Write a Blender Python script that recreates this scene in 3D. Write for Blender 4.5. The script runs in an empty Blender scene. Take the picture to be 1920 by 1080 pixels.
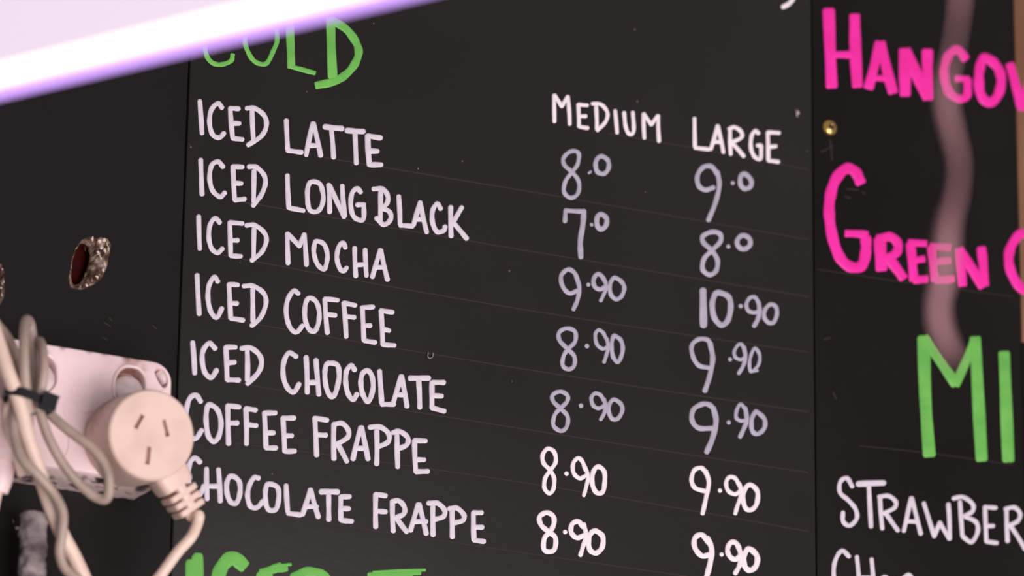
import bpy, bmesh, math, random
from mathutils import Vector, Matrix, noise

random.seed(7)
scene = bpy.context.scene
COL = scene.collection

# ------------------------------------------------------------------ camera
F_PX = 9000.0                      # focal length in pixels of the 1920-wide frame
PSI, THETA, ROLL = math.radians(26.0), math.radians(19.4), math.radians(0.77)
DIST = 2.14
TARGET = Vector((0.0, 0.0, 2.0))
FWD = Vector((math.sin(PSI) * math.cos(THETA), math.cos(PSI) * math.cos(THETA), math.sin(THETA)))
R0 = Vector((math.cos(PSI), -math.sin(PSI), 0.0))
U0 = R0.cross(FWD).normalized()
RGT = (R0 * math.cos(ROLL) + U0 * math.sin(ROLL)).normalized()
UP = RGT.cross(FWD).normalized()
CAM = TARGET - FWD * DIST
cd = bpy.data.cameras.new('camera')
cam = bpy.data.objects.new('camera', cd)
COL.objects.link(cam)
cam.matrix_world = Matrix(((RGT.x, UP.x, -FWD.x, CAM.x), (RGT.y, UP.y, -FWD.y, CAM.y),
                           (RGT.z, UP.z, -FWD.z, CAM.z), (0, 0, 0, 1)))
cd.sensor_width = 36.0
cd.lens = F_PX / 1920.0 * 36.0
cd.clip_start = 0.01
cd.dof.use_dof = True
cd.dof.focus_distance = 2.10
cd.dof.aperture_fstop = (cd.lens / 1000.0) / 0.023
cd.dof.aperture_blades = 0
scene.camera = cam

# ------------------------------------------------------------------ world, light, exposure
world = bpy.data.worlds.new('world')
scene.world = world
world.use_nodes = True
bg = world.node_tree.nodes['Background']
bg.inputs['Color'].default_value = (1.0, 0.93, 0.96, 1)
bg.inputs['Strength'].default_value = 0.42


def area_light(name, loc, aim, size, power, col):
    l = bpy.data.lights.new(name, 'AREA')
    l.size = size
    l.energy = power
    l.color = col
    o = bpy.data.objects.new(name, l)
    COL.objects.link(o)
    o.location = loc
    o.rotation_euler = (Vector(aim) - Vector(loc)).to_track_quat('-Z', 'Y').to_euler()
    return o


area_light('low_front_key', (0.25, -2.3, 0.70), (0, 0, 2.0), 1.5, 72.0, (1.0, 0.93, 0.93))  # added unseen key low in front, as light bounced off the counter

vs = scene.view_settings
vs.view_transform = 'Standard'
vs.look = 'None'
vs.gamma = 1.0
vs.exposure = 0.0
vs.use_curve_mapping = False


# ------------------------------------------------------------------ helpers
def ray(px, py):
    return (FWD + RGT * ((px - 960.0) / F_PX) + UP * ((540.0 - py) / F_PX)).normalized()


def P(px, py, y=0.0):
    """the point seen at a pixel on the vertical plane world-y = y (board planes)"""
    d = ray(px, py)
    return CAM + d * ((y - CAM.y) / d.y)


def PZ(px, py, z):
    d = ray(px, py)
    return CAM + d * ((z - CAM.z) / d.z)


def PD(px, py, dist):
    d = ray(px, py)
    return CAM + d * (dist / d.dot(FWD))


def mat(name, color, rough=0.5, metal=0.0, spec=0.5):
    m = bpy.data.materials.new(name)
    m.use_nodes = True
    b = m.node_tree.nodes['Principled BSDF']
    b.inputs['Base Color'].default_value = (*color, 1)
    b.inputs['Roughness'].default_value = rough
    b.inputs['Metallic'].default_value = metal
    b.inputs['Specular IOR Level'].default_value = spec
    return m


def vary(m, colors, scale=40.0, detail=4.0, stops=None, bump=0.0, bump_scale=None, stretch=None):
    """noise driven colour (real stains, wear, grain) and fine relief"""
    nt = m.node_tree
    b = nt.nodes['Principled BSDF']
    tc = nt.nodes.new('ShaderNodeTexCoord')
    mp = nt.nodes.new('ShaderNodeMapping')
    nt.links.new(tc.outputs['Object'], mp.inputs['Vector'])
    if stretch:
        mp.inputs['Scale'].default_value = stretch
    nz = nt.nodes.new('ShaderNodeTexNoise')
    nz.inputs['Scale'].default_value = scale
    nz.inputs['Detail'].default_value = detail
    nt.links.new(mp.outputs[0], nz.inputs['Vector'])
    rp = nt.nodes.new('ShaderNodeValToRGB')
    n = len(colors)
    stops = stops or [0.3 + 0.4 * i / max(1, n - 1) for i in range(n)]
    while len(rp.color_ramp.elements) < n:
        rp.color_ramp.elements.new(0.5)
    for e, c, s in zip(rp.color_ramp.elements, colors, stops):
        e.position = s
        e.color = (*c, 1)
    nt.links.new(nz.outputs['Fac'], rp.inputs['Fac'])
    nt.links.new(rp.outputs['Color'], b.inputs['Base Color'])
    if bump:
        n2 = nt.nodes.new('ShaderNodeTexNoise')
        n2.inputs['Scale'].default_value = bump_scale or scale
        n2.inputs['Detail'].default_value = 5
        nt.links.new(tc.outputs['Object'], n2.inputs['Vector'])
        bp = nt.nodes.new('ShaderNodeBump')
        bp.inputs['Strength'].default_value = bump
        bp.inputs['Distance'].default_value = 0.001
        nt.links.new(n2.outputs['Fac'], bp.inputs['Height'])
        nt.links.new(bp.outputs[0], b.inputs['Normal'])
    return m


def finish(bm, smooth=True):
    bmesh.ops.recalc_face_normals(bm, faces=bm.faces[:])
    if smooth:
        for f in bm.faces:
            f.smooth = True


def obj(name, bm, m, parent=None, base=None, sharp=35):
    """link a bmesh given in world coordinates as one object whose origin is `base`"""
    base = Vector(base) if base is not None else (world_loc(parent) if parent else Vector((0, 0, 0)))
    bmesh.ops.translate(bm, vec=-base, verts=bm.verts[:])
    me = bpy.data.meshes.new(name)
    bm.to_mesh(me)
    bm.free()
    me.materials.append(m)
    if sharp is not None:
        me.set_sharp_from_angle(angle=math.radians(sharp))
    o = bpy.data.objects.new(name, me)
    COL.objects.link(o)
    if parent:
        o.parent = parent
        o.location = base - world_loc(parent)
    else:
        o.location = base
    return o


def world_loc(o):
    v = Vector((0, 0, 0))
    while o is not None:
        v = v + o.location
        o = o.parent
    return v


def empty(name, loc, parent=None):
    o = bpy.data.objects.new(name, None)
    o.empty_display_size = 0.02
    COL.objects.link(o)
    if parent:
        o.parent = parent
        o.location = Vector(loc) - world_loc(parent)
    else:
        o.location = loc
    return o


def tag(o, label=None, cat=None, group=None, kind=None):
    if label: o['label'] = label
    if cat: o['category'] = cat
    if group: o['group'] = group
    if kind: o['kind'] = kind
    return o


def add_box(bm, x0, x1, y0, y1, z0, z1, bevel=0.0):
    g = bmesh.ops.create_cube(bm, size=1.0)
    for v in g['verts']:
        v.co = Vector(((x0 + x1) / 2 + v.co.x * (x1 - x0), (y0 + y1) / 2 + v.co.y * (y1 - y0), (z0 + z1) / 2 + v.co.z * (z1 - z0)))
    if bevel:
        es = list({e for v in g['verts'] for e in v.link_edges})
        bmesh.ops.bevel(bm, geom=es, offset=bevel, segments=2, affect='EDGES', profile=0.5)


def catmull(pts, n=8, closed=False):
    pts = [Vector(p) for p in pts]
    if len(pts) < 3:
        return pts
    out = []
    L = len(pts)
    segs = L if closed else L - 1
    for i in range(segs):
        if closed:
            p0, p1, p2, p3 = pts[(i - 1) % L], pts[i], pts[(i + 1) % L], pts[(i + 2) % L]
        else:
            p0 = pts[i - 1] if i > 0 else pts[0] * 2 - pts[1]
            p1, p2 = pts[i], pts[i + 1]
            p3 = pts[i + 2] if i + 2 < L else pts[-1] * 2 - pts[-2]
        for k in range(n):
            t = k / n
            out.append(0.5 * ((2 * p1) + (p2 - p0) * t + (2 * p0 - 5 * p1 + 4 * p2 - p3) * t * t + (3 * p1 - p0 - 3 * p2 + p3) * t ** 3))
    if not closed:
        out.append(pts[-1])
    return out


def add_tube(bm, pts, radius, seg=12, n=8, radii=None, flat=None, cap=True):
    """tube along 3D points; flat=(a,b) squashes the section"""
    path = catmull(pts, n)
    m = len(path)
    rings = []
    nrm = None
    for i, p in enumerate(path):
        t = (path[min(i + 1, m - 1)] - path[max(i - 1, 0)]).normalized()
        if nrm is None:
            ref = Vector((0, -1, 0)) if abs(t.y) < 0.9 else Vector((1, 0, 0))
            nrm = (ref - t * ref.dot(t)).normalized()
        else:
            nrm = (nrm - t * nrm.dot(t)).normalized()
        bi = t.cross(nrm)
        r = radius if radii is None else radii(i / (m - 1))
        a, b = flat if flat else (1, 1)
        rings.append([bm.verts.new(p + (nrm * math.cos(2 * math.pi * k / seg) * a + bi * math.sin(2 * math.pi * k / seg) * b) * r) for k in range(seg)])
    for A, B in zip(rings[:-1], rings[1:]):
        for k in range(seg):
            bm.faces.new((A[k], A[(k + 1) % seg], B[(k + 1) % seg], B[k]))
    if cap:
        bm.faces.new(rings[0][::-1])
        bm.faces.new(rings[-1])


def fill_with_holes(bm, outer, holes, depth_dir):
    """outer: loop of verts already in bm; holes: [(points, depth, floor_scale or None)] - front face with real recesses"""
    edges = []

    def loop_edges(vs_):
        for i in range(len(vs_)):
            a, b = vs_[i], vs_[(i + 1) % len(vs_)]
            e = bm.edges.get((a, b)) or bm.edges.new((a, b))
            edges.append(e)
    loop_edges(outer)
    hv = []
    for pts, depth, sc in holes:
        vs_ = [bm.verts.new(p) for p in pts]
        hv.append(vs_)
        loop_edges(vs_)
    bmesh.ops.triangle_fill(bm, use_beauty=True, use_dissolve=False, edges=edges)
    for vs_, (pts, depth, sc) in zip(hv, holes):
        c = sum((Vector(p) for p in pts), Vector()) / len(pts)
        low = [bm.verts.new(c + (v.co - c) * (sc or 1.0) + depth_dir * depth) for v in vs_]
        n = len(vs_)
        for i in range(n):
            bm.faces.new((vs_[i], vs_[(i + 1) % n], low[(i + 1) % n], low[i]))
        bm.faces.new(low)


# ------------------------------------------------------------------ materials
board_cols = ((0.0085, 0.0066, 0.0060), (0.0135, 0.0108, 0.0098))
M_BOARD = vary(mat('black_chalkboard_paint', (0.014, 0.012, 0.011), 0.38, spec=0.29), board_cols, 9.0, 5, bump=0.06, bump_scale=220)
M_BOARD_L = vary(mat('black_painted_plywood', (0.010, 0.008, 0.008), 0.40, spec=0.22), ((0.0050, 0.0036, 0.0036), (0.0088, 0.0065, 0.0065)), 12.0, 5, bump=0.08, bump_scale=160)
M_BOARD_R = vary(mat('black_chalkboard_paint_matt', (0.010, 0.008, 0.007), 0.40, spec=0.14), ((0.0045, 0.0034, 0.0033), (0.0090, 0.0070, 0.0060)), 10.0, 5, bump=0.06, bump_scale=220)
M_WALL = mat('dark_wall_paint', (0.006, 0.005, 0.005), 0.8)
M_FLOOR = vary(mat('grey_paving', (0.3, 0.28, 0.27), 0.8), ((0.24, 0.22, 0.21), (0.36, 0.34, 0.33)), 12, 5)
M_WHITE = vary(mat('white_paint_marker', (0.7, 0.62, 0.7), 0.55, spec=0.3), ((0.575, 0.505, 0.585), (0.69, 0.62, 0.70)), 160, 3, bump=0.12, bump_scale=500)
M_GREY = vary(mat('thin_grey_white_marker', (0.4, 0.37, 0.45), 0.55, spec=0.3), ((0.33, 0.305, 0.375), (0.44, 0.41, 0.5)), 120, 4, bump=0.12, bump_scale=500)
M_BRIGHT = vary(mat('fresh_white_marker', (0.85, 0.74, 0.79), 0.5, spec=0.3), ((0.76, 0.66, 0.71), (0.86, 0.76, 0.81)), 160, 3, bump=0.12, bump_scale=500)
M_PINK = vary(mat('hot_pink_paint', (0.84, 0.02, 0.33), 0.5, spec=0.3), ((0.74, 0.014, 0.28), (0.85, 0.024, 0.37)), 60, 3, bump=0.12, bump_scale=400)
M_GREEN = vary(mat('green_paint', (0.14, 0.5, 0.09), 0.5, spec=0.3), ((0.10, 0.36, 0.062), (0.165, 0.48, 0.09)), 70, 4, bump=0.18, bump_scale=300)
M_RULE = mat('brown_pencil', (0.031, 0.0235, 0.019), 0.7, spec=0.2)
M_OUTLET = vary(mat('aged_pinkish_white_plastic', (0.78, 0.56, 0.57), 0.42), ((0.72, 0.51, 0.515), (0.83, 0.63, 0.635)), 45, 5, stops=[0.28, 0.46], bump=0.05, bump_scale=300)
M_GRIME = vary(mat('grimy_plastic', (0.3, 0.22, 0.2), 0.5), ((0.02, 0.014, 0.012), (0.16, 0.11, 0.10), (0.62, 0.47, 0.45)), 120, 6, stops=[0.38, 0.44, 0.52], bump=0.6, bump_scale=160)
M_PLUG = vary(mat('warm_white_plastic', (0.8, 0.57, 0.49), 0.45), ((0.62, 0.425, 0.36), (0.70, 0.51, 0.435)), 60, 4, stops=[0.25, 0.5])
M_PLUG_BODY = vary(mat('warm_white_plastic_stain_and_shade', (0.8, 0.57, 0.49), 0.45), ((0.62, 0.425, 0.36), (0.70, 0.51, 0.435)), 60, 4, stops=[0.25, 0.5])


def brown_patch(m, centre, radius, col):
    """a brown patch on the plastic around one point of the thing"""
    nt = m.node_tree
    b = nt.nodes['Principled BSDF']
    tc = nt.nodes.new('ShaderNodeTexCoord')
    ds = nt.nodes.new('ShaderNodeVectorMath')
    ds.operation = 'DISTANCE'
    ds.inputs[1].default_value = centre
    nt.links.new(tc.outputs['Object'], ds.inputs[0])
    nz = nt.nodes.new('ShaderNodeTexNoise')
    nz.inputs['Scale'].default_value = 260
    nz.inputs['Detail'].default_value = 5
    nt.links.new(tc.outputs['Object'], nz.inputs['Vector'])
    ma = nt.nodes.new('ShaderNodeMath')
    ma.operation = 'MULTIPLY_ADD'
    ma.inputs[1].default_value = radius * 0.9
    nt.links.new(nz.outputs['Fac'], ma.inputs[0])
    nt.links.new(ds.outputs['Value'], ma.inputs[2])
    mr = nt.nodes.new('ShaderNodeMapRange')
    mr.inputs['From Min'].default_value = radius * 0.75
    mr.inputs['From Max'].default_value = radius * 1.5
    mr.inputs['To Min'].default_value = 0.85
    mr.inputs['To Max'].default_value = 0.0
    nt.links.new(ma.outputs[0], mr.inputs['Value'])
    mx = nt.nodes.new('ShaderNodeMix')
    mx.data_type = 'RGBA'
    mx.inputs[7].default_value = (*col, 1)
    src = b.inputs['Base Color'].links[0].from_socket
    nt.links.new(mr.outputs[0], mx.inputs[0])
    nt.links.new(src, mx.inputs[6])
    nt.links.new(mx.outputs[2], b.inputs['Base Color'])


brown_patch(M_PLUG_BODY, (-0.0140, -0.006, 0.0140), 0.0190, (0.17, 0.085, 0.06))  # upper-left side: burn stain together with shade put into the colour
M_ROCKER = vary(mat('greyish_white_plastic', (0.7, 0.58, 0.56), 0.35), ((0.55, 0.43, 0.41), (0.7, 0.58, 0.57)), 120, 4, stops=[0.3, 0.5])
M_RUST = vary(mat('brown_stained_plastic', (0.4, 0.16, 0.1), 0.6), ((0.30, 0.10, 0.06), (0.6, 0.36, 0.28)), 130, 4)
M_CORD = vary(mat('pale_cream_cord', (0.74, 0.55, 0.45), 0.45), ((0.66, 0.48, 0.40), (0.78, 0.60, 0.50)), 50, 4)
M_CORD_DULL = vary(mat('grubby_beige_cord', (0.36, 0.27, 0.22), 0.45), ((0.28, 0.205, 0.17), (0.44, 0.335, 0.285)), 50, 4)
M_TIE = mat('black_cable_tie', (0.006, 0.005, 0.008), 0.35)
M_DUST = vary(mat('grey_lint', (0.17, 0.13, 0.135), 0.95, spec=0.1), ((0.08, 0.06, 0.06), (0.27, 0.215, 0.22), (0.46, 0.385, 0.39)), 90, 6, stops=[0.36, 0.5, 0.66], bump=1.0, bump_scale=300)
M_TORN = vary(mat('torn_plywood_fibre', (0.4, 0.3, 0.22), 0.85, spec=0.1), ((0.075, 0.042, 0.03), (0.24, 0.16, 0.12), (0.52, 0.41, 0.35)), 260, 5, stops=[0.40, 0.54, 0.70], bump=0.7, bump_scale=600)
M_FLAKE = vary(mat('pale_splintered_wood', (0.7, 0.58, 0.5), 0.8, spec=0.1), ((0.36, 0.26, 0.20), (0.80, 0.68, 0.60)), 500, 4)
M_HOLE = vary(mat('red_brown_cavity', (0.03, 0.004, 0.003), 0.9, spec=0.1), ((0.018, 0.0015, 0.001), (0.05, 0.004, 0.003)), 120, 3)
M_BRASS = mat('brass', (0.55, 0.36, 0.12), 0.28, metal=1.0)
M_WOOD = vary(mat('tan_wood', (0.25, 0.12, 0.06), 0.6), ((0.15, 0.06, 0.025), (0.21, 0.10, 0.05)), 22, 4, stretch=(3, 3, 0.4))
M_STEEL = mat('dull_steel', (0.55, 0.5, 0.48), 0.4, metal=1.0)
M_RIBBON = vary(mat('dusty_pink_ribbon', (0.33, 0.15, 0.17), 0.7), ((0.28, 0.13, 0.15), (0.40, 0.21, 0.22)), 30, 3)


def emit_mat(name, col, strength):
    m = bpy.data.materials.new(name)
    m.use_nodes = True
    b = m.node_tree.nodes['Principled BSDF']
    b.inputs['Base Color'].default_value = (*col, 1)
    b.inputs['Emission Color'].default_value = (*col, 1)
    b.inputs['Emission Strength'].default_value = strength
    return m


M_HOUSING = emit_mat('pale_housing_added_glow', (0.88, 0.76, 0.87), 0.43)  # self-glow added to brighten the pale housing
M_TUBE = emit_mat('glowing_diffuser', (1.0, 0.93, 1.0), 0.85)
M_FRINGE = emit_mat('lilac_fringe_glow', (0.56, 0.33, 0.92), 0.62)  # lilac glow standing in for the lens colour fringe

# ------------------------------------------------------------------ boards and wall
Y_C, Y_L, Y_R = 0.0, 0.0012, 0.0006      # front faces
T_B = 0.012
WALL_Y = 0.0135


def xz(px, py, y=0.0):
    p = P(px, py, y)
    return p.x, p.z


seam_l = (xz(352, 130)[0] + xz(337, 700)[0]) / 2
seam_r = (xz(1527, 100)[0] + xz(1528, 980)[0]) / 2
edge_r = xz(1908, 300)[0]
Z0, Z1 = 1.80, 2.20

bm = bmesh.new()
add_box(bm, -1.6, 1.6, WALL_Y + 0.05, WALL_Y + 0.12, 0.0, 2.8)
# battens the boards are screwed to belong to the wall
add_box(bm, -0.75, 0.75, WALL_Y, WALL_Y + 0.055, Z0 + 0.005, Z0 + 0.035)
add_box(bm, -0.75, 0.75, WALL_Y, WALL_Y + 0.055, Z1 - 0.035, Z1 - 0.005)
w = obj('wall_back', bm, M_WALL, base=(0, WALL_Y + 0.085, 0.0))
tag(w, 'dark painted wall behind the menu boards', kind='structure')

bm = bmesh.new()
add_box(bm, -1.6, 1.6, -4.6, WALL_Y + 0.05, -0.05, 0.0)
tag(obj('floor', bm, M_FLOOR, base=(0, -1.6, -0.05)), 'grey paved ground in front of the boards', kind='structure')
# centre menu board
bm = bmesh.new()
add_box(bm, seam_l + 0.0002, seam_r - 0.0003, Y_C, Y_C + 0.0135, Z0, Z1, 0.0012)
B_C = obj('menu_board', bm, M_BOARD, base=((seam_l + seam_r) / 2, Y_C + 0.0135, Z0))
tag(B_C, 'wide black middle menu board listing iced drinks with medium and large prices', 'menu board')
# right menu board
bm = bmesh.new()
add_box(bm, seam_r + 0.0003, edge_r, Y_R, WALL_Y, Z0, Z1, 0.0006)
B_R = obj('menu_board.001', bm, M_BOARD_R, base=((edge_r + seam_r) / 2, WALL_Y, Z0))
tag(B_R, 'black menu board on the right with big pink and green headings and a brass screw', 'menu board')

# left board with a real broken hole
XL = -0.42
hole_px = [(600, 625), (578, 560), (590, 470), (603, 390), (640, 300), (685, 225), (745, 200), (800, 215), (850, 198),
           (905, 215), (932, 265), (922, 340), (905, 440), (862, 540), (800, 600), (700, 645)]
hole_px = [(x / 4.5, 400 + y / 4.5) for x, y in hole_px]
inner_px = [(655, 560), (640, 500), (645, 420), (652, 340), (690, 245), (740, 225), (790, 260), (795, 330), (785, 400), (760, 470), (735, 530), (700, 565)]
inner_px = [(x / 4.5, 400 + y / 4.5) for x, y in inner_px]
chip_px = [(-14, 490), (2, 496), (9, 512), (7, 530), (10, 545), (6, 560), (0, 572), (-14, 575), (-22, 540)]


def jag(pts, amp=1.2, n=3, seed=1):
    rnd = random.Random(seed)
    out = []
    for i in range(len(pts)):
        a, b = Vector(pts[i]), Vector(pts[(i + 1) % len(pts)])
        for k in range(n):
            p = a.lerp(b, k / n)
            out.append((p.x + rnd.uniform(-amp, amp), p.y + rnd.uniform(-amp, amp)))
    return out


outer_hole = jag(hole_px, 1.0, 3, 3)
bm = bmesh.new()
corners = [(XL, Z0), (seam_l - 0.0002, Z0), (seam_l - 0.0002, Z1), (XL, Z1)]
front = [bm.verts.new((x, Y_L, z)) for x, z in corners]
back = [bm.verts.new((x, WALL_Y, z)) for x, z in corners]
for i in range(4):
    bm.faces.new((front[i], front[(i + 1) % 4], back[(i + 1) % 4], back[i]))
bm.faces.new(back)
edges = [bm.edges.get((front[i], front[(i + 1) % 4])) for i in range(4)]
rims = []
chip_loop = jag(chip_px, 1.0, 3, 9)
for loop in (outer_hole, chip_loop):
    vs_ = [bm.verts.new(P(x, y, Y_L)) for x, y in loop]
    rims.append(vs_)
    for i in range(len(vs_)):
        edges.append(bm.edges.new((vs_[i], vs_[(i + 1) % len(vs_)])))
bmesh.ops.triangle_fill(bm, use_beauty=True, use_dissolve=False, edges=edges)
B_L = obj('backing_board', bm, M_BOARD_L, base=((XL + seam_l) / 2, WALL_Y, Z0), sharp=20)
tag(B_L, 'plain black backing board on the left with a ragged hole above the power outlet', 'board')
for me_f in B_L.data.polygons:
    me_f.use_smooth = False


def crater(name, loop, inner, d_in, d_floor, seed, mat_rim, parent):
    """torn rim between the surface and the cavity"""
    rnd = random.Random(seed)
    bm = bmesh.new()
    n = len(loop)
    ci = sum((Vector(p) for p in inner), Vector((0, 0))) / len(inner)
    ic = [Vector(p) for p in catmull([(x, y, 0) for x, y in inner], 6, True)]

    def inner_at(p):
        a = math.atan2(p[1] - ci.y, p[0] - ci.x)
        best = min(ic, key=lambda q: abs((math.atan2(q.y - ci.y, q.x - ci.x) - a + math.pi) % (2 * math.pi) - math.pi))
        return best
    rows = []
    steps = 6
    for s in range(steps + 1):
        t = s / steps
        row = []
        for i, p in enumerate(loop):
            q = inner_at(p)
            x = p[0] + (q.x - p[0]) * t
            y = p[1] + (q.y - p[1]) * t
            d = d_in * t ** 1.3
            if 0 < s:
                k = 0.7 if s < steps else 0.4
                x += rnd.uniform(-k, k)
                y += rnd.uniform(-k, k)
                d += rnd.uniform(-0.0009, 0.0009)
            row.append(bm.verts.new(P(x, y, Y_L) + Vector((0, d, 0))))
        rows.append(row)
    for A, B in zip(rows[:-1], rows[1:]):
        for i in range(n):
            bm.faces.new((A[i], A[(i + 1) % n], B[(i + 1) % n], B[i]))
    o = obj(name, bm, mat_rim, parent, sharp=25)
    bm = bmesh.new()
    low = [v for v in (P(q.x, q.y, Y_L) + Vector((0, d_in - 0.0006, 0)) for q in (inner_at(p) for p in loop))]
    a = [bm.verts.new(v) for v in low]
    b = [bm.verts.new(v + Vector((0, d_floor - d_in, 0))) for v in low]
    for i in range(n):
        bm.faces.new((a[i], a[(i + 1) % n], b[(i + 1) % n], b[i]))
    c = bm.verts.new(sum((v.co for v in b), Vector()) / n)
    for i in range(n):
        bm.faces.new((b[i], b[(i + 1) % n], c))
    bmesh.ops.remove_doubles(bm, verts=bm.verts[:], dist=1e-6)
    obj('cavity', bm, M_HOLE, parent, sharp=40)
    return o


r_ = crater('torn_rim', outer_hole, inner_px, 0.006, 0.011, 5, M_TORN, B_L)
tag(r_, 'pale splintered wood rim of the broken hole')
chip_in = [(-16, 505), (-4, 510), (0, 530), (-3, 552), (-12, 562), (-19, 540)]
crater('torn_rim', chip_loop, chip_in, 0.005, 0.010, 6, M_TORN, B_L)


def splinter(name, px, py, size, seed, parent, m, yb, lift=0.001, flat=0.5):
    rnd = random.Random(seed)
    bm = bmesh.new()
    bmesh.ops.create_icosphere(bm, subdivisions=2, radius=1.0)
    c = P(px, py, yb) + Vector((0, -lift, 0))
    off = Vector((rnd.uniform(0, 9), rnd.uniform(0, 9), rnd.uniform(0, 9)))
    ang = rnd.uniform(0, 3)
    for v in bm.verts:
        k = 0.65 + 0.8 * noise.noise(v.co * 1.7 + off)
        x, y, z = v.co.x * size[0] * k, v.co.y * flat * size[0] * k, v.co.z * size[1] * k
        v.co = c + Vector((x * math.cos(ang) - z * math.sin(ang) * .3, y, z + x * .2 * math.sin(ang)))
    return obj(name, bm, m, parent, base=c, sharp=25)


spots = [(173, 448, 1.0, 1.6), (186, 452, 1.5, 1.1), (195, 450, 1.3, 1.4), (200, 457, 1.1, 1.6), (190, 464, 1.2, 1.2), (196, 470, 1.4, 1.3),
         (184, 474, 1.3, 1.4), (203, 466, 1.0, 1.4), (188, 483, 1.0, 1.3), (196, 496, 0.9, 1.8), (193, 507, 0.8, 1.3), (182, 520, 1.5, 0.9), (172, 526, 1.7, 0.9),
         (162, 535, 1.5, 0.8), (150, 538, 1.4, 0.9), (186, 514, 1.0, 1.0), (159, 466, 1.0, 1.3), (166, 470, 1.2, 1.1)]
for i, (x, y, a, b) in enumerate(spots):
    splinter('splinter', x, y, (a / 1000, b / 1000), 40 + i, B_L, M_FLAKE if i < 15 else M_TORN, Y_L, 0.0002, 0.6)
for i, (x, y, a, b) in enumerate([(4, 505, .5, .7), (7, 528, .7, .8), (2, 540, .7, .5), (3, 553, .8, .9)]):
    splinter('splinter', x, y, (a / 1000, b / 1000), 80 + i, B_L, M_FLAKE, Y_L, 0.0002, 0.6)
for i, (x, y, a, b) in enumerate([(24, 978, 1.1, 1.0), (31, 990, 1.3, 1.0), (39, 980, 1.0, 1.8)]):
    tag(splinter('paint_flake', x, y, (a / 1000, b / 1000), 90 + i, B_L, M_FLAKE, Y_L, 0.0005, 0.3))

# wooden edging at the right, the pink letters run over it
bm = bmesh.new()
add_box(bm, edge_r + 0.0004, edge_r + 0.045, Y_R - 0.0002, WALL_Y, P(1915, 640, 0).z, Z1, 0.0005)
t_ = obj('trim_1', bm, M_WOOD, base=(edge_r + 0.02, WALL_Y, P(1915, 640, 0).z))
tag(t_, 'narrow tan wooden edging at the right edge of the pink menu board', kind='structure')
bm = bmesh.new()
add_box(bm, edge_r + 0.0004, edge_r + 0.045, Y_R + 0.0004, WALL_Y, Z0, P(1915, 640, 0).z, 0.0005)
t_ = obj('trim_2', bm, M_BOARD_R, base=(edge_r + 0.02, WALL_Y, Z0))
tag(t_, 'black painted lower edging under the tan wooden strip', kind='structure')


# ------------------------------------------------------------------ hand lettering
INK = 1.08


def add_stroke(bm, pts, wpx, yb, h, flat_end=False, rnd=random):
    """one brush or marker stroke: a low ridge of paint on the board face"""
    hw = wpx * INK / 2.0
    path = [Vector((p[0], p[1], 0)) for p in pts]
    if len(path) == 1:
        path = [path[0] + Vector((-0.6, -1.0, 0)), path[0] + Vector((0.6, 1.0, 0))]
    closed = len(path) > 3 and (path[0] - path[-1]).length < 1e-6
    if len(path) > 2:
        path = catmull(path[:-1], 7, True) + [path[0]] if closed else catmull(path, 7)
    else:
        a, b = path
        path = [a.lerp(b, i / 6) for i in range(7)]
        bow = rnd.uniform(-0.012, 0.012) * (b - a).length
        nn = Vector((-(b - a).y, (b - a).x, 0)).normalized()
        path = [p + nn * bow * math.sin(math.pi * i / 6) for i, p in enumerate(path)]
    m = len(path)
    tans = []
    for i in range(m):
        if closed:
            t = path[(i + 1) % (m - 1)] - path[(i - 1) % (m - 1)]
        else:
            t = path[min(i + 1, m - 1)] - path[max(i - 1, 0)]
        tans.append(t.normalized() if t.length > 1e-9 else Vector((1, 0, 0)))
    ph = rnd.uniform(0, 6)
    secs = []
    for i in range(m):
        k = 1.0 + 0.06 * math.sin(i * 0.9 + ph) + rnd.uniform(-0.025, 0.025)
        secs.append((path[i], tans[i], hw * k, 1.0))
    if closed:
        secs[-1] = secs[0]
    else:
        sh = hw * 0.55                         # keep traced ends where they are
        if flat_end:
            angs = (0.28, 0.12)
            head = [(path[0] - tans[0] * hw * a, tans[0], hw * c, q) for a, c, q in ((0.42, 0.72, 0.3), (0.30, 0.92, 0.8))]
            tail = [(path[-1] + tans[-1] * hw * a, tans[-1], hw * c, q) for a, c, q in ((0.30, 0.92, 0.8), (0.42, 0.72, 0.3))]
        else:
            head = [(path[0] - tans[0] * hw * 0.75 * math.sin(f), tans[0], hw * math.cos(f), max(0.25, math.cos(f))) for f in (1.4, 1.05, 0.6)]
            tail = [(path[-1] + tans[-1] * hw * 0.75 * math.sin(f), tans[-1], hw * math.cos(f), max(0.25, math.cos(f))) for f in (0.6, 1.05, 1.4)]
        secs = head + secs + tail
    prof = ((-1.0, -0.35), (-0.86, 0.62), (-0.45, 0.95), (0.0, 1.0), (0.45, 0.95), (0.86, 0.62), (1.0, -0.35))
    rows = []
    for p, t, hw_, q in secs:
        nn = Vector((-t.y, t.x, 0))
        row = []
        for s, z in prof:
            c = p + nn * (s * hw_)
            row.append(bm.verts.new(P(c.x, c.y, yb) + Vector((0, -h * z * q if z > 0 else 0.00025, 0))))
        rows.append(row)
    for A, B in zip(rows[:-1], rows[1:]):
        for k in range(len(prof) - 1):
            bm.faces.new((A[k], A[k + 1], B[k + 1], B[k]))


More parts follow.
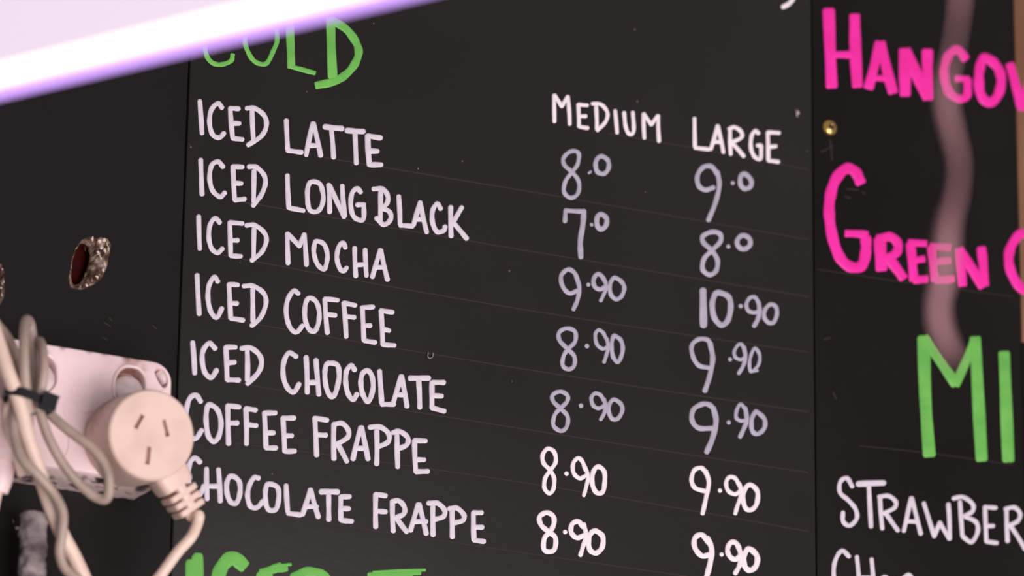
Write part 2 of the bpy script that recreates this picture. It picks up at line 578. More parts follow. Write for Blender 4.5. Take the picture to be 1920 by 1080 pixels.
def letters(line_name, label, board, yb, m, origin, scale, width, text, h=0.00035, flat_end=False, letter_name=None):
    """text: one letter per line: 'X: x,y x,y ... | stroke | stroke', 'w=..' sets a stroke's own width (crop units)"""
    rnd = random.Random(hash_text(text))
    data = []
    for ln in text.strip().splitlines():
        ch, rest = ln.strip().split(':', 1)
        strokes = []
        for s in rest.split('|'):
            w_ = width
            pts = []
            for tok in s.split():
                if tok.startswith('w='):
                    w_ = float(tok[2:])
                else:
                    a, b = tok.split(',')
                    pts.append((origin[0] + float(a) / scale, origin[1] + float(b) / scale))
            strokes.append((pts, w_ / scale))
        data.append((ch, strokes))
    p0 = data[0][1][0][0][0]
    root = empty(line_name, P(p0[0], p0[1], yb), board)
    root['label'] = label
    for ch, strokes in data:
        bm = bmesh.new()
        for k, (pts, w_) in enumerate(strokes):
            add_stroke(bm, pts, w_, yb, h * (1 + 0.05 * k), flat_end, rnd)
        xs = [p[0] for pts, _ in strokes for p in pts]
        ys = [p[1] for pts, _ in strokes for p in pts]
        finish_open(bm)
        nm = letter_name or ('decimal_point' if ch == '.' else 'digit' if ch.isdigit() else 'letter')
        obj(nm, bm, m, root, base=P(sum(xs) / len(xs), sum(ys) / len(ys), yb), sharp=None)
    return root


def finish_open(bm):
    for f in bm.faces:
        f.normal_update()
        if f.normal.y > 0:
            f.normal_flip()
        f.smooth = True


def hash_text(s):
    v = 7
    for c in s:
        v = (v * 31 + ord(c)) % 1000003
    return v


A_, B_, C_, D_, E_ = (340, 180), (500, 260), (340, 400), (340, 600), (340, 790)
S4, SD, SE = 4.0, 3.687, 3.31
IT = 'item_lettering'

letters(IT, 'white hand lettering reading ICED LATTE', B_C, Y_C, M_WHITE, A_, S4, 37, """
I: 138,38 155,280
C: 305,88 272,55 222,110 212,210 235,290 285,312 320,278
E: 366,92 385,315 | 366,92 430,96 | 380,205 435,206 | 385,316 458,326
D: 490,92 550,92 620,145 638,220 600,300 500,368 | 530,108 540,330
L: 787,182 797,398 | 797,408 902,422
A: 985,205 936,442 | 990,205 1045,448 | 952,372 1025,372
T: 1075,230 1205,244 w=42 | 1125,250 1142,462
T: 1240,258 1365,266 w=42 | 1302,275 1312,505
E: 1397,298 1410,515 w=42 | 1400,298 1495,314 w=40 | 1405,412 1470,414 w=40 | 1412,516 1498,516 w=40
""")
letters(IT, 'white hand lettering reading ICED LONG BLACK', B_C, Y_C, M_WHITE, A_, S4, 37, """
I: 145,478 155,738
C: 312,532 275,492 226,522 212,620 235,710 290,755 326,725
E: 387,528 400,778 | 387,528 458,532 | 397,652 450,656 | 402,780 475,772
D: 505,530 560,532 618,590 630,655 600,740 537,822 | 545,560 542,790
L: 795,595 806,838 | 810,840 915,860
O: 978,642 1040,662 1064,752 1050,830 1010,868 960,850 945,760 950,680 978,642
N: 1105,665 1112,872 | 1112,672 1220,908 | 1206,672 1225,900
G: 1345,722 1318,692 1280,730 1270,820 1290,900 1340,932 1368,910 1368,812 | 1368,814 1318,816
B: 1440,697 1510,697 1548,750 1540,808 1492,838 | 1500,838 1560,868 1570,922 1520,965 1462,915 | 1495,718 1492,935
L: 1630,752 1640,960 | 1642,970 1735,976
A: 1790,798 1742,965 | 1790,798 1840,1022 | 1760,922 1812,926
C: 1945,846 1918,808 1884,860 1884,950 1918,1018 1968,1008 1978,978
K: 2020,832 2023,1052 | 2103,835 2035,950 | 2040,950 2140,1070
""")
letters(IT, 'white hand lettering reading ICED MOCHA', B_C, Y_C, M_WHITE, C_, S4, 36, """
I: 130,22 138,266
C: 288,70 255,36 216,84 206,180 226,262 270,296 308,264
E: 362,68 370,316 | 362,68 458,76 | 367,202 424,202 | 372,318 446,322
D: 487,90 548,88 618,140 638,205 602,290 527,354 | 545,112 542,330
M: 794,152 800,376 | 797,152 885,246 | 885,246 920,158 | 922,158 938,388
O: 1018,208 1070,232 1094,300 1090,370 1068,420 1020,380 994,300 998,232 1018,208
C: 1230,258 1213,220 1180,252 1166,330 1184,405 1213,434 1240,408
H: 1300,258 1308,472 | 1378,272 1388,468 | 1308,386 1382,382
A: 1490,275 1432,478 | 1495,275 1546,500 | 1452,402 1528,406
""")
letters(IT, 'white hand lettering reading ICED COFFEE', B_C, Y_C, M_WHITE, C_, S4, 37, """
I: 118,462 134,756
C: 274,512 245,478 206,545 200,645 222,740 266,780 304,712
E: 357,532 370,786 | 357,532 424,537 | 366,672 418,676 | 372,788 464,802
D: 467,545 540,545 618,600 634,680 594,780 527,842 | 535,572 537,810
C: 878,602 840,582 796,652 786,750 812,850 862,892 908,842
O: 958,634 1010,662 1034,740 1026,830 994,888 950,858 926,780 930,684 958,634
F: 1076,642 1095,898 | 1076,642 1172,652 | 1086,756 1155,765
F: 1217,672 1236,926 | 1217,672 1304,690 | 1226,772 1298,780
E: 1357,704 1370,952 | 1357,706 1438,702 | 1368,842 1418,842 | 1372,954 1454,968
E: 1497,728 1510,982 | 1497,728 1584,742 | 1506,866 1558,880 | 1512,984 1598,990
""")
letters(IT, 'white hand lettering reading ICED CHOCOLATE', B_C, Y_C, M_WHITE, D_, SD, 36, """
I: 78,154 92,368
C: 234,197 192,160 150,212 145,290 166,368 208,396 244,346
E: 307,188 316,412 | 307,188 374,188 | 312,296 368,292 | 318,412 398,416
D: 416,196 478,192 538,240 554,300 528,368 457,440 | 455,212 456,415
C: 794,252 742,228 706,300 706,400 740,478 780,496 814,442
H: 862,256 870,502 | 930,276 950,516 | 870,432 945,430
O: 1030,298 1080,314 1090,392 1070,490 1040,532 1006,480 992,390 1000,314 1030,298
C: 1198,346 1175,314 1142,352 1136,430 1152,508 1186,550 1214,512
O: 1280,348 1315,382 1325,470 1295,562 1262,530 1242,460 1246,384 1280,348
L: 1370,352 1385,572 | 1386,582 1470,582
A: 1520,388 1462,582 | 1522,388 1560,598 | 1486,516 1550,516
T: 1580,402 1710,402 w=40 | 1640,414 1648,606
E: 1732,432 1732,606 | 1734,432 1815,432 | 1732,522 1800,526 | 1732,606 1818,630
""")
letters(IT, 'white hand lettering reading COFFEE FRAPPE', B_C, Y_C, M_WHITE, D_, SD, 36, """
C: 134,564 100,518 56,545 36,620 32,720 60,800 100,818 140,762
O: 195,584 250,622 274,710 260,800 225,840 186,800 171,700 176,614 195,584
F: 320,592 326,856 | 320,592 400,602 | 326,712 388,712
F: 446,612 450,856 | 446,612 514,622 | 455,722 518,730
E: 574,642 585,880 | 574,642 650,642 | 582,780 638,780 | 587,884 654,884
E: 702,677 715,906 | 702,677 780,677 | 712,800 764,800 | 717,908 784,906
F: 922,678 935,936 | 922,678 1008,692 | 932,792 1000,796
R: 1054,724 1055,960 | 1052,722 1110,714 1154,762 1148,812 1072,860 | 1082,860 1144,978
A: 1240,742 1186,962 | 1246,742 1290,962 | 1206,886 1276,886
P: 1350,765 1350,996 | 1302,742 1370,738 1430,782 1428,842 1352,880
P: 1490,795 1495,1016 | 1462,778 1510,770 1564,812 1558,862 1500,890
E: 1612,832 1620,1046 | 1612,832 1688,836 | 1620,966 1678,966 | 1622,1048 1704,1046
""")
letters(IT, 'white hand lettering reading CHOCOLATE FRAPPE', B_C, Y_C, M_WHITE, E_, SE, 32, """
C: 116,254 84,226 52,262 42,350 62,430 110,456 140,400
H: 156,294 160,482 | 230,298 241,496 | 164,402 236,402
O: 320,340 358,372 364,440 345,502 312,506 286,460 281,390 296,348 320,340
C: 480,352 450,350 420,402 411,470 430,528 470,534 508,494
O: 550,388 598,412 604,480 588,542 550,552 526,518 521,440 530,398 550,388
L: 650,398 660,558 | 662,570 740,580
A: 800,424 752,578 | 802,424 850,594 | 770,528 840,530
T: 866,437 970,438 w=36 | 914,450 915,612
E: 990,467 990,612 | 992,467 1044,467 | 992,542 1040,542 | 992,614 1058,620
F: 1206,452 1206,656 | 1206,452 1268,462 | 1212,557 1268,561
R: 1310,494 1315,682 | 1308,496 1350,493 1384,532 1378,576 1322,600 | 1336,602 1398,686
A: 1470,514 1422,678 | 1476,514 1520,698 | 1440,622 1520,622
P: 1560,524 1562,706 | 1532,508 1590,508 1634,552 1624,592 1566,610
P: 1680,554 1682,718 | 1662,542 1710,538 1754,582 1744,616 1692,630
E: 1812,567 1816,736 | 1812,567 1864,567 | 1820,657 1868,657 | 1818,738 1878,745
""")

F_, G_, H_, J_ = (1000, 150), (1000, 370), (1000, 590), (980, 800)
SJ = 3.84
letters('column_heading', 'white hand lettering reading MEDIUM', B_C, Y_C, M_BRIGHT, F_, S4, 29, """
M: 155,114 158,312 | 160,114 214,198 | 214,198 256,124 | 258,124 272,332
E: 337,184 342,348 | 337,184 404,190 | 347,271 394,271 | 347,350 408,360
D: 442,177 508,184 554,242 543,310 480,378 | 470,202 476,368
I: 613,230 628,396
U: 680,244 690,340 710,396 738,406 753,366 745,242
M: 825,254 832,436 | 827,254 885,334 | 885,334 933,268 | 935,268 942,460
""")
letters('column_heading', 'white hand lettering reading LARGE', B_C, Y_C, M_BRIGHT, F_, S4, 30, """
L: 1208,288 1211,498 | 1213,508 1318,520
A: 1380,344 1331,518 | 1382,344 1425,542 | 1350,462 1415,466
R: 1475,368 1480,556 | 1467,366 1510,354 1558,388 1558,432 1487,468 | 1492,472 1578,572
G: 1688,400 1664,382 1636,422 1631,510 1660,576 1703,588 1708,492 | 1704,490 1680,490
E: 1757,398 1762,598 | 1757,392 1843,397 | 1767,500 1820,496 | 1764,604 1838,614
""")


def price(label, m, origin, scale, width, text):
    letters('price_lettering', label, B_C, Y_C, m, origin, scale, width, text)


price('thin grey-white price 8.0 for a medium iced latte', M_GREY, F_, S4, 31, """
8: 338,548 282,534 226,584 234,640 290,690 340,762 334,850 280,884 230,840 240,760 290,690 332,630 338,548
.: 416,698 w=20 430,688
0: 515,572 558,602 564,660 530,702 480,688 466,630 482,586 515,572 w=34
""")
price('thin grey-white price 9.0 for a large iced latte', M_GREY, F_, S4, 36, """
9: 1385,712 1335,648 1272,655 1230,720 1240,792 1290,824 1350,806 | 1380,690 1394,790 1365,920 1312,1052
.: 1495,772 w=26
0: 1580,702 1628,742 1632,792 1592,816 1556,790 1552,732 1580,702 w=36
""")
price('thin grey-white price 7.0 for a medium long black', M_GREY, G_, S4, 34, """
7: 237,180 241,104 | 240,98 378,106 | 378,102 372,200 352,330 356,448 w=40
.: 437,205 w=24
0: 515,128 550,162 540,218 500,238 476,200 482,142 515,128 w=38
""")
price('thin grey-white price 8.0 for a large long black', M_GREY, G_, S4, 36, """
8: 1400,276 1342,258 1272,290 1276,340 1338,398 1380,470 1370,550 1320,580 1270,540 1280,460 1338,398 1402,332 1400,276
.: 1462,368 w=28
0: 1575,284 1622,312 1622,362 1575,388 1533,362 1533,312 1575,284 w=36
""")
price('thin grey-white price 9.90 for a medium iced mocha', M_GREY, G_, S4, 33, """
9: 338,650 312,572 260,540 208,590 222,672 272,720 330,698 | 326,600 344,680 330,770 300,840
.: 412,655 w=28
9: 542,640 512,590 478,576 450,620 462,672 502,690 537,670 | 535,620 545,682 525,732 505,776 w=28
0: 610,602 660,632 682,682 660,742 620,764 582,730 572,670 586,624 610,602 w=32
""")
price('thin grey-white price 10.90 for a large iced mocha', M_GREY, G_, S4, 40, """
1: 1272,698 1276,960 w=54
0: 1390,714 1462,744 1480,820 1460,918 1410,958 1356,900 1341,800 1362,728 1390,714 w=42
.: 1555,815 w=30
9: 1692,800 1665,752 1626,752 1597,800 1612,850 1660,864 1692,850 w=30 | 1690,790 1695,860 1680,920 1655,965 w=34
0: 1780,802 1820,824 1825,882 1800,938 1762,938 1732,900 1737,842 1780,802 w=32
""")
price('thin grey-white price 8.90 for a medium iced coffee', M_GREY, H_, S4, 32, """
8: 312,128 252,102 194,132 196,192 252,252 306,312 306,380 265,410 220,380 226,312 262,255 312,202 312,128
.: 402,235 w=32
9: 542,172 520,132 486,116 464,152 476,222 520,256 557,240 w=28 | 550,180 560,242 545,310 530,356 w=28
0: 610,158 656,192 670,260 652,330 628,354 596,310 586,230 596,172 610,158 w=32
""")
price('thin grey-white price 9.90 for a large iced coffee', M_GREY, H_, S4, 34, """
9: 1334,262 1310,192 1240,184 1188,230 1196,312 1240,380 1324,400 | 1325,212 1345,330 1322,460 1286,572 w=38
.: 1475,335 w=28
9: 1587,292 1565,226 1536,226 1506,276 1517,322 1560,336 1590,310 w=26 | 1580,242 1590,322 1570,390 1540,440 w=30
0: 1665,252 1696,302 1690,370 1650,420 1626,418 1621,350 1640,282 1665,252 w=26 | 1632,426 1680,420 w=22
""")
price('thin grey-white price 8.90 for a medium iced chocolate', M_GREY, H_, S4, 32, """
8: 254,604 202,576 144,602 150,652 202,702 256,762 250,840 205,872 150,830 160,752 202,702 252,652 254,604
.: 357,682 w=32
9: 527,642 502,602 462,590 434,626 450,682 490,702 532,682 w=30 | 530,632 541,690 530,740 505,786 w=30
0: 605,636 656,670 666,722 632,780 590,780 566,730 571,670 605,636 w=32
""")
price('thin grey-white price 9.90 for a large iced chocolate', M_GREY, H_, S4, 38, """
9: 1365,742 1330,682 1270,670 1200,712 1190,792 1240,850 1344,852 | 1350,702 1370,800 1342,930 1300,1030 w=42
.: 1465,808 w=30
9: 1592,712 1555,672 1526,712 1521,772 1556,796 1597,790 w=28 | 1590,702 1600,790 1576,860 1550,916 w=34
0: 1680,732 1732,782 1732,850 1682,894 1641,870 1636,792 1660,734 1680,732 w=34
""")
price('bright white price 8.90 for a medium coffee frappe', M_BRIGHT, J_, SJ, 31, """
8: 226,182 180,158 144,202 150,262 196,312 226,372 220,450 190,480 156,440 162,370 200,312 238,252 226,182
.: 315,338 w=30
9: 452,312 430,252 400,226 364,262 366,332 410,372 457,350 w=30 | 450,290 470,362 455,440 440,496 w=28
0: 540,287 586,322 590,402 575,470 530,474 501,410 506,332 540,287 w=34
""")
price('bright white price 9.90 for a large coffee frappe', M_BRIGHT, J_, SJ, 32, """
9: 1326,345 1290,298 1236,312 1215,382 1240,440 1310,464 | 1320,322 1340,402 1320,510 1295,626 w=32
.: 1420,460 w=28
9: 1560,422 1530,372 1490,362 1464,402 1480,462 1530,486 1567,460 w=30 | 1560,412 1575,480 1546,570 1530,626 w=30
0: 1650,422 1691,472 1682,560 1640,600 1601,580 1586,502 1611,432 1650,422 w=34
""")
price('bright white price 8.90 for a medium chocolate frappe', M_BRIGHT, J_, SJ, 36, """
8: 217,642 170,618 120,652 136,712 192,760 236,802 230,880 190,900 152,880 157,802 200,752 226,692 217,642
.: 305,758 w=30
9: 434,722 400,682 355,702 350,762 390,800 444,780 w=36 | 440,702 455,782 432,870 415,926 w=32
0: 530,752 576,792 571,870 525,910 481,880 476,802 501,757 530,752 w=38
""")
price('bright white price 9.90 for a large chocolate frappe', M_BRIGHT, J_, SJ, 38, """
9: 1335,832 1290,778 1240,802 1240,872 1290,930 1346,920 | 1330,802 1360,880 1350,980 1326,1075 1320,1110 w=40
.: 1432,920 w=28
9: 1562,892 1540,842 1500,832 1475,882 1490,932 1530,956 1564,930 w=36 | 1555,862 1570,932 1560,1000 1530,1056 w=34
0: 1640,882 1687,932 1681,1000 1640,1034 1601,1010 1591,942 1611,892 1640,882 w=40
""")
letters('price_lettering', 'white tail of a price cut off at the top edge', B_C, Y_C, M_BRIGHT, (1440, 0), S4, 36, """
9: 175,-190 110,-180 85,-110 120,-50 190,-80 | 180,-160 192,-40 165,20 112,52
""")
letters('heading_lettering', 'green painted heading reading COLD', B_C, Y_C, M_GREEN, (340, 0), S4, 36, """
C: 385,408 372,456 300,484 232,470 187,410 178,300 220,180 300,150 380,200
O: 482,340 522,430 575,474 640,474 690,380 718,300 700,200 620,150 530,170 482,260 482,340 w=36
L: 812,170 825,500 w=62 | 830,502 1000,548 w=36
D: 1120,140 1135,575 w=70 | 1130,150 1240,222 1316,330 1326,420 1268,525 1160,606 1015,640 w=60
""", h=0.0003, flat_end=True)
letters('heading_lettering', 'broad green painted heading cut off at the bottom edge', B_C, Y_C, M_GREEN, (320, 1000), 3.692, 95, """
I: 190,150 185,300 w=62 | 160,205 160,480 w=112 | 185,165 182,480 w=78
C: 505,225 430,168 360,225 322,330 330,450 400,520 w=95
E: 650,290 640,520 w=110 | 630,275 760,232 w=62 | 700,228 832,215 w=22 | 700,250 800,240 w=50
D: 850,310 940,268 1040,285 1110,360 1120,450 1050,540 w=70 | 900,300 900,540 w=90
T: 1375,300 1660,285 w=58 | 1400,268 1762,254 w=20 | 1600,280 1725,272 w=36 | 1560,310 1560,520 w=90
""", h=0.0003, flat_end=True)

# right board
letters('heading_lettering', 'hot pink painted heading beginning HANGOV', B_R, Y_R, M_PINK, (1440, 0), S4, 80, """
H: 455,80 478,645 w=86 | 650,122 670,640 w=84 | 490,410 640,410 w=54
A: 838,325 755,655 w=74 | 848,325 936,688 w=74 | 790,586 900,586 w=46
N: 1020,380 1028,705 w=84 | 1036,385 1195,725 w=84 | 1195,385 1200,735 w=84
G: 1480,440 1420,372 1352,420 1322,540 1350,680 1420,740 1490,718 1496,600 w=64 | 1500,592 1405,588 w=48
O: 1640,436 1718,500 1750,600 1720,722 1652,770 1592,700 1582,570 1602,462 1640,436 w=72
V: 1815,485 1905,815 w=68 | 1905,815 1990,500 w=68
""", h=0.0005, flat_end=True)
letters('heading_lettering', 'hot pink painted heading beginning GREEN', B_R, Y_R, M_PINK, (1480, 270), 3.484, 66, """
G: 465,250 430,182 370,162 302,232 266,350 262,480 290,640 340,756 410,806 476,790 500,700 500,615 w=70 | 505,592 372,584 w=50
R: 592,625 602,815 w=76 | 582,620 660,606 708,650 698,710 622,756 w=60 | 655,755 742,872 w=66
E: 792,655 812,885 w=60 | 782,645 890,650 w=46 | 812,760 878,750 w=46 | 816,888 898,882 w=52
E: 932,675 956,888 w=60 | 927,668 1042,675 w=46 | 950,770 1042,760 w=46 | 962,890 1066,880 w=50
N: 1106,692 1130,918 w=62 | 1112,692 1260,928 w=62 | 1255,682 1275,918 w=60
C: 1580,606 1510,588 1444,680 1436,790 1480,900 1545,960 1620,940 w=62
""", h=0.0005, flat_end=True)
letters('heading_lettering', 'green painted heading beginning MI', B_R, Y_R, M_GREEN, (1480, 580), 3.6, 78, """
M: 908,195 945,980 w=84 | 915,195 1122,500 w=68 | 1122,505 1250,205 w=60 | 1255,200 1298,1010 w=80
I: 1450,300 1478,1015 w=80
""", h=0.0004, flat_end=True)
letters(IT, 'white hand lettering beginning STRAWBER', B_R, Y_R, M_WHITE, (1480, 860), 4.364, 36, """
S: 514,228 470,158 416,192 415,278 480,338 540,410 550,490 492,548 440,512 438,440
T: 562,206 772,198 w=48 | 650,225 668,556 w=38
R: 740,314 760,572 | 732,312 810,304 870,352 858,402 772,448 | 792,452 888,588
A: 995,322 936,592 | 1002,322 1075,616 | 960,512 1050,516
W: 1100,364 1185,636 | 1185,636 1230,522 | 1230,522 1310,656 | 1300,372 1312,656
B: 1342,325 1420,314 1498,370 1498,430 1432,468 | 1440,475 1528,520 1540,600 1490,682 1422,640 | 1395,352 1415,630
E: 1600,394 1612,676 | 1602,394 1688,402 | 1612,550 1668,550 | 1614,678 1698,690
R: 1775,414 1785,676 | 1767,412 1840,398 1888,450 1868,510 1792,548 | 1812,552 1930,740
""")
letters(IT, 'white hand lettering at the lower right beginning CH', B_R, Y_R, M_WHITE, (1480, 860), 4.364, 36, """
C: 488,800 430,752 376,830 362,940 380,1060 440,1120 500,1080
H: 552,802 575,1100 | 672,822 695,1120 | 560,970 690,975
O: 785,968 832,1020 822,1100 772,1130 742,1060 752,992 785,968
C: 1010,985 970,950 922,1000 912,1080 950,1140
""")


# pencil guide lines
def rule(board, yb, a, b, wpx=2.2):
    bm = bmesh.new()
    add_stroke(bm, [a, b], wpx, yb, 0.00008)
    finish_open(bm)
    obj('guide_line', bm, M_RULE, board, base=P((a[0] + b[0]) / 2, (a[1] + b[1]) / 2, yb), sharp=None)


for (xa, ya, xb, yb_) in ((1140, 250, 1515, 318), (600, 294, 1515, 449), (440, 376, 1515, 556), (420, 479, 1515, 660),
                          (400, 594, 1515, 772), (420, 714, 1515, 886), (440, 830, 1515, 996), (480, 960, 1515, 1112)):
    rule(B_C, Y_C, (xa, ya), (xb, yb_))
for (xa, ya, xb, yb_) in ((1532, 505, 1900, 556), (1612, 836, 1900, 872)):
    rule(B_R, Y_R, (xa, ya), (xb, yb_), 1.6)

# bare staple, patched nail hole, dust specks
bm = bmesh.new()
add_tube(bm, [P(803, 661, -0.0003), P(802, 668, -0.0009), P(806, 672, -0.0012), P(811, 669, -0.0009), P(812, 662, -0.0003)], 0.00028, 8)
tag(obj('staple', bm, M_STEEL, B_C), 'small bent wire staple')
splinter('nail_hole_chip', 1494, 213, (0.0016, 0.0022), 130, B_C, M_DUST, Y_C, 0.0001, 0.35)
splinter('nail_hole_chip', 1496, 211, (0.0009, 0.0013), 131, B_C, M_FLAKE, Y_C, 0.0004, 0.35)
specks = [(784, 316), (867, 302), (701, 44), (1513, 283), (955, 508), (738, 448), (453, 535), (358, 276), (575, 172), (1210, 360), (1062, 196), (1195, 190),
          (667, 508), (770, 322), (907, 325), (510, 888), (1423, 162), (1190, 55), (960, 715), (450, 492)]
for i, (x, y) in enumerate(specks):
    s = 0.0003 + 0.00025 * ((i * 37) % 10) / 10
    splinter('dust_speck', x, y, (s, s), 200 + i, B_C, M_DUST if i else M_FLAKE, Y_C, 0.0, 0.4)

# faint scuffs
for board, yb, segs in ((B_L, Y_L, [(196, 605, 207, 612), (192, 632, 201, 637), (286, 610, 293, 616), (205, 596, 209, 601), (355, 270, 359, 278)]),
                        (B_R, Y_R, [(1588, 354, 1610, 356), (1584, 368, 1594, 371), (1616, 360, 1622, 363), (1540, 285, 1562, 274), (1560, 300, 1556, 262), (1546, 636, 1556, 633), (1562, 735, 1568, 748)])):
    for x0, y0, x1, y1 in segs:
        bm = bmesh.new()
        add_stroke(bm, [(x0, y0), (x1, y1)], 2.6, yb if x0 != 355 else Y_C, 0.00008)
        finish_open(bm)
        obj('scuff', bm, M_RULE, board if x0 != 355 else B_C, base=P(x0, y0, yb), sharp=None)

# brass screw on the right board
bm = bmesh.new()
c = P(1555, 240, Y_R)
prof = [(0.0040, 0.0), (0.0039, 0.0006), (0.0034, 0.0013), (0.0025, 0.0019), (0.0013, 0.0022), (0.0006, 0.0016), (0.0001, 0.0013)]
rings = [[bm.verts.new(c + Vector((r * math.cos(a * math.pi / 12), -d, r * math.sin(a * math.pi / 12)))) for a in range(24)] for r, d in prof]
for A, B in zip(rings[:-1], rings[1:]):
    for k in range(24):
        bm.faces.new((A[k], A[(k + 1) % 24], B[(k + 1) % 24], B[k]))
bm.faces.new(rings[-1])
finish(bm)
sc_ = obj('screw', bm, M_BRASS, B_R, base=c, sharp=40)
tag(sc_, 'domed brass screw head')
bm = bmesh.new()
for a in (0.5, 2.07):
    d = Vector((math.cos(a), 0, math.sin(a)))
    n = Vector((-math.sin(a), 0, math.cos(a)))
    vs_ = [bm.verts.new(c + d * s * 0.0017 + n * t * 0.00035 + Vector((0, -0.00225 + dd, 0))) for dd in (0, 0.0009) for s, t in ((-1, -1), (1, -1), (1, 1), (-1, 1))]
    for q in ((0, 1, 2, 3), (7, 6, 5, 4), (0, 4, 5, 1), (1, 5, 6, 2), (2, 6, 7, 3), (3, 7, 4, 0)):
        bm.faces.new([vs_[i] for i in q])
finish(bm, False)
obj('cross_slot', bm, M_WALL, sc_)

# ------------------------------------------------------------------ power outlet block
YF = -0.024                                   # its front face
tr, br = P(325, 682, YF), P(318, 906, YF)
ox1, oz1 = tr.x, tr.z
oz0 = P(200, 893, YF).z
ox0 = ox1 - 0.125
O_ROOT = empty('power_outlet', ((ox0 + ox1) / 2, Y_L, oz0))
tag(O_ROOT, 'grubby pinkish white power outlet block mounted on the black board at the lower left', 'power outlet')


def rrect(x0, x1, z0, z1, r, n=6):
    out = []
    for cx, cz, a0 in ((x1 - r, z1 - r, 0), (x0 + r, z1 - r, 90), (x0 + r, z0 + r, 180), (x1 - r, z0 + r, 270)):
        for k in range(n + 1):
            a = math.radians(a0 + 90 * k / n)
            out.append((cx + r * math.cos(a), cz + r * math.sin(a)))
    return out


def px_loop(pts, y, n=5):
    return [P(v.x, v.y, y) for v in catmull([(a, b, 0) for a, b in pts], n, True)]


sw_r = [(217, 742), (216, 720), (221, 702), (233, 691), (246, 690), (259, 694), (269, 707), (272, 724), (271, 742), (258, 757), (232, 757)]
sw_l = [(x - 166, y - 24) for x, y in sw_r]
slot = [(290, 700), (292, 692), (299, 690), (308, 695), (314, 707), (315, 719), (311, 727), (304, 726), (296, 714)]
bm = bmesh.new()
secs = []
for inset, y in ((0.0, Y_L + 0.0002), (0.0, YF + 0.0035), (0.0002, YF + 0.0012), (0.0007, YF + 0.0003), (0.0014, YF)):
    secs.append([bm.verts.new((x, y, z)) for x, z in rrect(ox0 + inset, ox1 - inset, oz0 + inset, oz1 - inset, 0.0085 - inset)])
for A, B in zip(secs[:-1], secs[1:]):
    for k in range(len(A)):
        bm.faces.new((A[k], A[(k + 1) % len(A)], B[(k + 1) % len(B)], B[k]))
bm.faces.new(secs[0])
fill_with_holes(bm, secs[-1], [(px_loop(sw_r, YF), 0.0065, 0.93), (px_loop(sw_l, YF), 0.0065, 0.93), (px_loop(slot, YF), 0.0045, 0.8)], Vector((0, 1, 0)))
finish(bm)
M_OUTLET_STAINED = M_OUTLET.copy()
for (sx, sy, dep, rad, col) in ((247, 690, 0.004, 0.0075, (0.30, 0.11, 0.07)), (81, 666, 0.004, 0.006, (0.34, 0.16, 0.12)), (168, 656, 0.001, 0.0026, (0.33, 0.19, 0.16)),
                                (236, 669, 0.001, 0.0028, (0.22, 0.12, 0.10)), (258, 672, 0.001, 0.0028, (0.30, 0.17, 0.13)), (118, 651, 0.001, 0.0022, (0.36, 0.22, 0.19)), (196, 661, 0.001, 0.0022, (0.36, 0.2, 0.17))):
    brown_patch(M_OUTLET_STAINED, tuple(P(sx, sy, YF) + Vector((0, dep, 0)) - world_loc(O_ROOT)), rad, col)
housing = obj('housing', bm, M_OUTLET_STAINED, O_ROOT, sharp=30)

# grimy strip along the underside
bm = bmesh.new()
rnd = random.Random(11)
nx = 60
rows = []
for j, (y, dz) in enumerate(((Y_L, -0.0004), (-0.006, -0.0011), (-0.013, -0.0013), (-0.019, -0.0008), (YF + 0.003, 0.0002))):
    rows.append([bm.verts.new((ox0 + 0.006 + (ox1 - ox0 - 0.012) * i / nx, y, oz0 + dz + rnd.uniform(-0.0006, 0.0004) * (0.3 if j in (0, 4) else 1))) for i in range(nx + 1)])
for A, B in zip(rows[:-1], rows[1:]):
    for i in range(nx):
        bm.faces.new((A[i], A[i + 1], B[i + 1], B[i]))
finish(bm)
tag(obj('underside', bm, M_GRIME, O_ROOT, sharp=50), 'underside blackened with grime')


def switch_parts(loop, cx, cy):
    bm = bmesh.new()
    g = [P(x, y, YF - 0.0002) for x, y in loop]
    c2 = sum(g, Vector()) / len(g)
    add_tube(bm, [c2 + (p - c2) * 1.10 for p in g] + [c2 + (g[0] - c2) * 1.10], 0.0008, 8, 5)
    finish(bm)
    obj('switch_surround', bm, M_OUTLET, O_ROOT, base=c2)
    # stained back of the recess
    bm = bmesh.new()
    vs_ = [bm.verts.new(c2 + (p - c2) * 0.9 + Vector((0, 0.0060, 0))) for p in px_loop(loop, YF)]
    bm.faces.new(vs_)
    finish(bm, False)
    tag(obj('recess_floor', bm, M_RUST, O_ROOT, base=c2), 'brown stained recess behind the switch')
    # rocker disc, tilted so its top is pressed in
    bm = bmesh.new()
    cc = P(cx, cy, YF)
    prof = [(0.0069, 0.0050), (0.0069, 0.0016), (0.0066, 0.0008), (0.0058, 0.0003), (0.0030, 0.0), (0.0002, -0.0001)]
    rings = []
    for r, d in prof:
        ring = []
        for k in range(32):
            a = 2 * math.pi * k / 32
            x, z = r * math.cos(a), r * math.sin(a)
            ring.append(bm.verts.new(cc + Vector((x, d + 0.20 * (z + 0.004), z))))
        rings.append(ring)
    for A, B in zip(rings[:-1], rings[1:]):
        for k in range(32):
            bm.faces.new((A[k], A[(k + 1) % 32], B[(k + 1) % 32], B[k]))
    bm.faces.new(rings[0])
    bm.faces.new(rings[-1])
    finish(bm)
    obj('rocker_switch', bm, M_ROCKER, O_ROOT, base=cc)


switch_parts(sw_r, 245, 729)
switch_parts(sw_l, 79, 705)
# screw at the bottom of the corner slot
bm = bmesh.new()
add_tube(bm, [P(298, 700, YF + 0.003), P(304, 708, YF + 0.0022), P(308, 717, YF + 0.003)], 0.0019, 12, 6)
finish(bm)
obj('screw_cover', bm, M_ROCKER, O_ROOT)
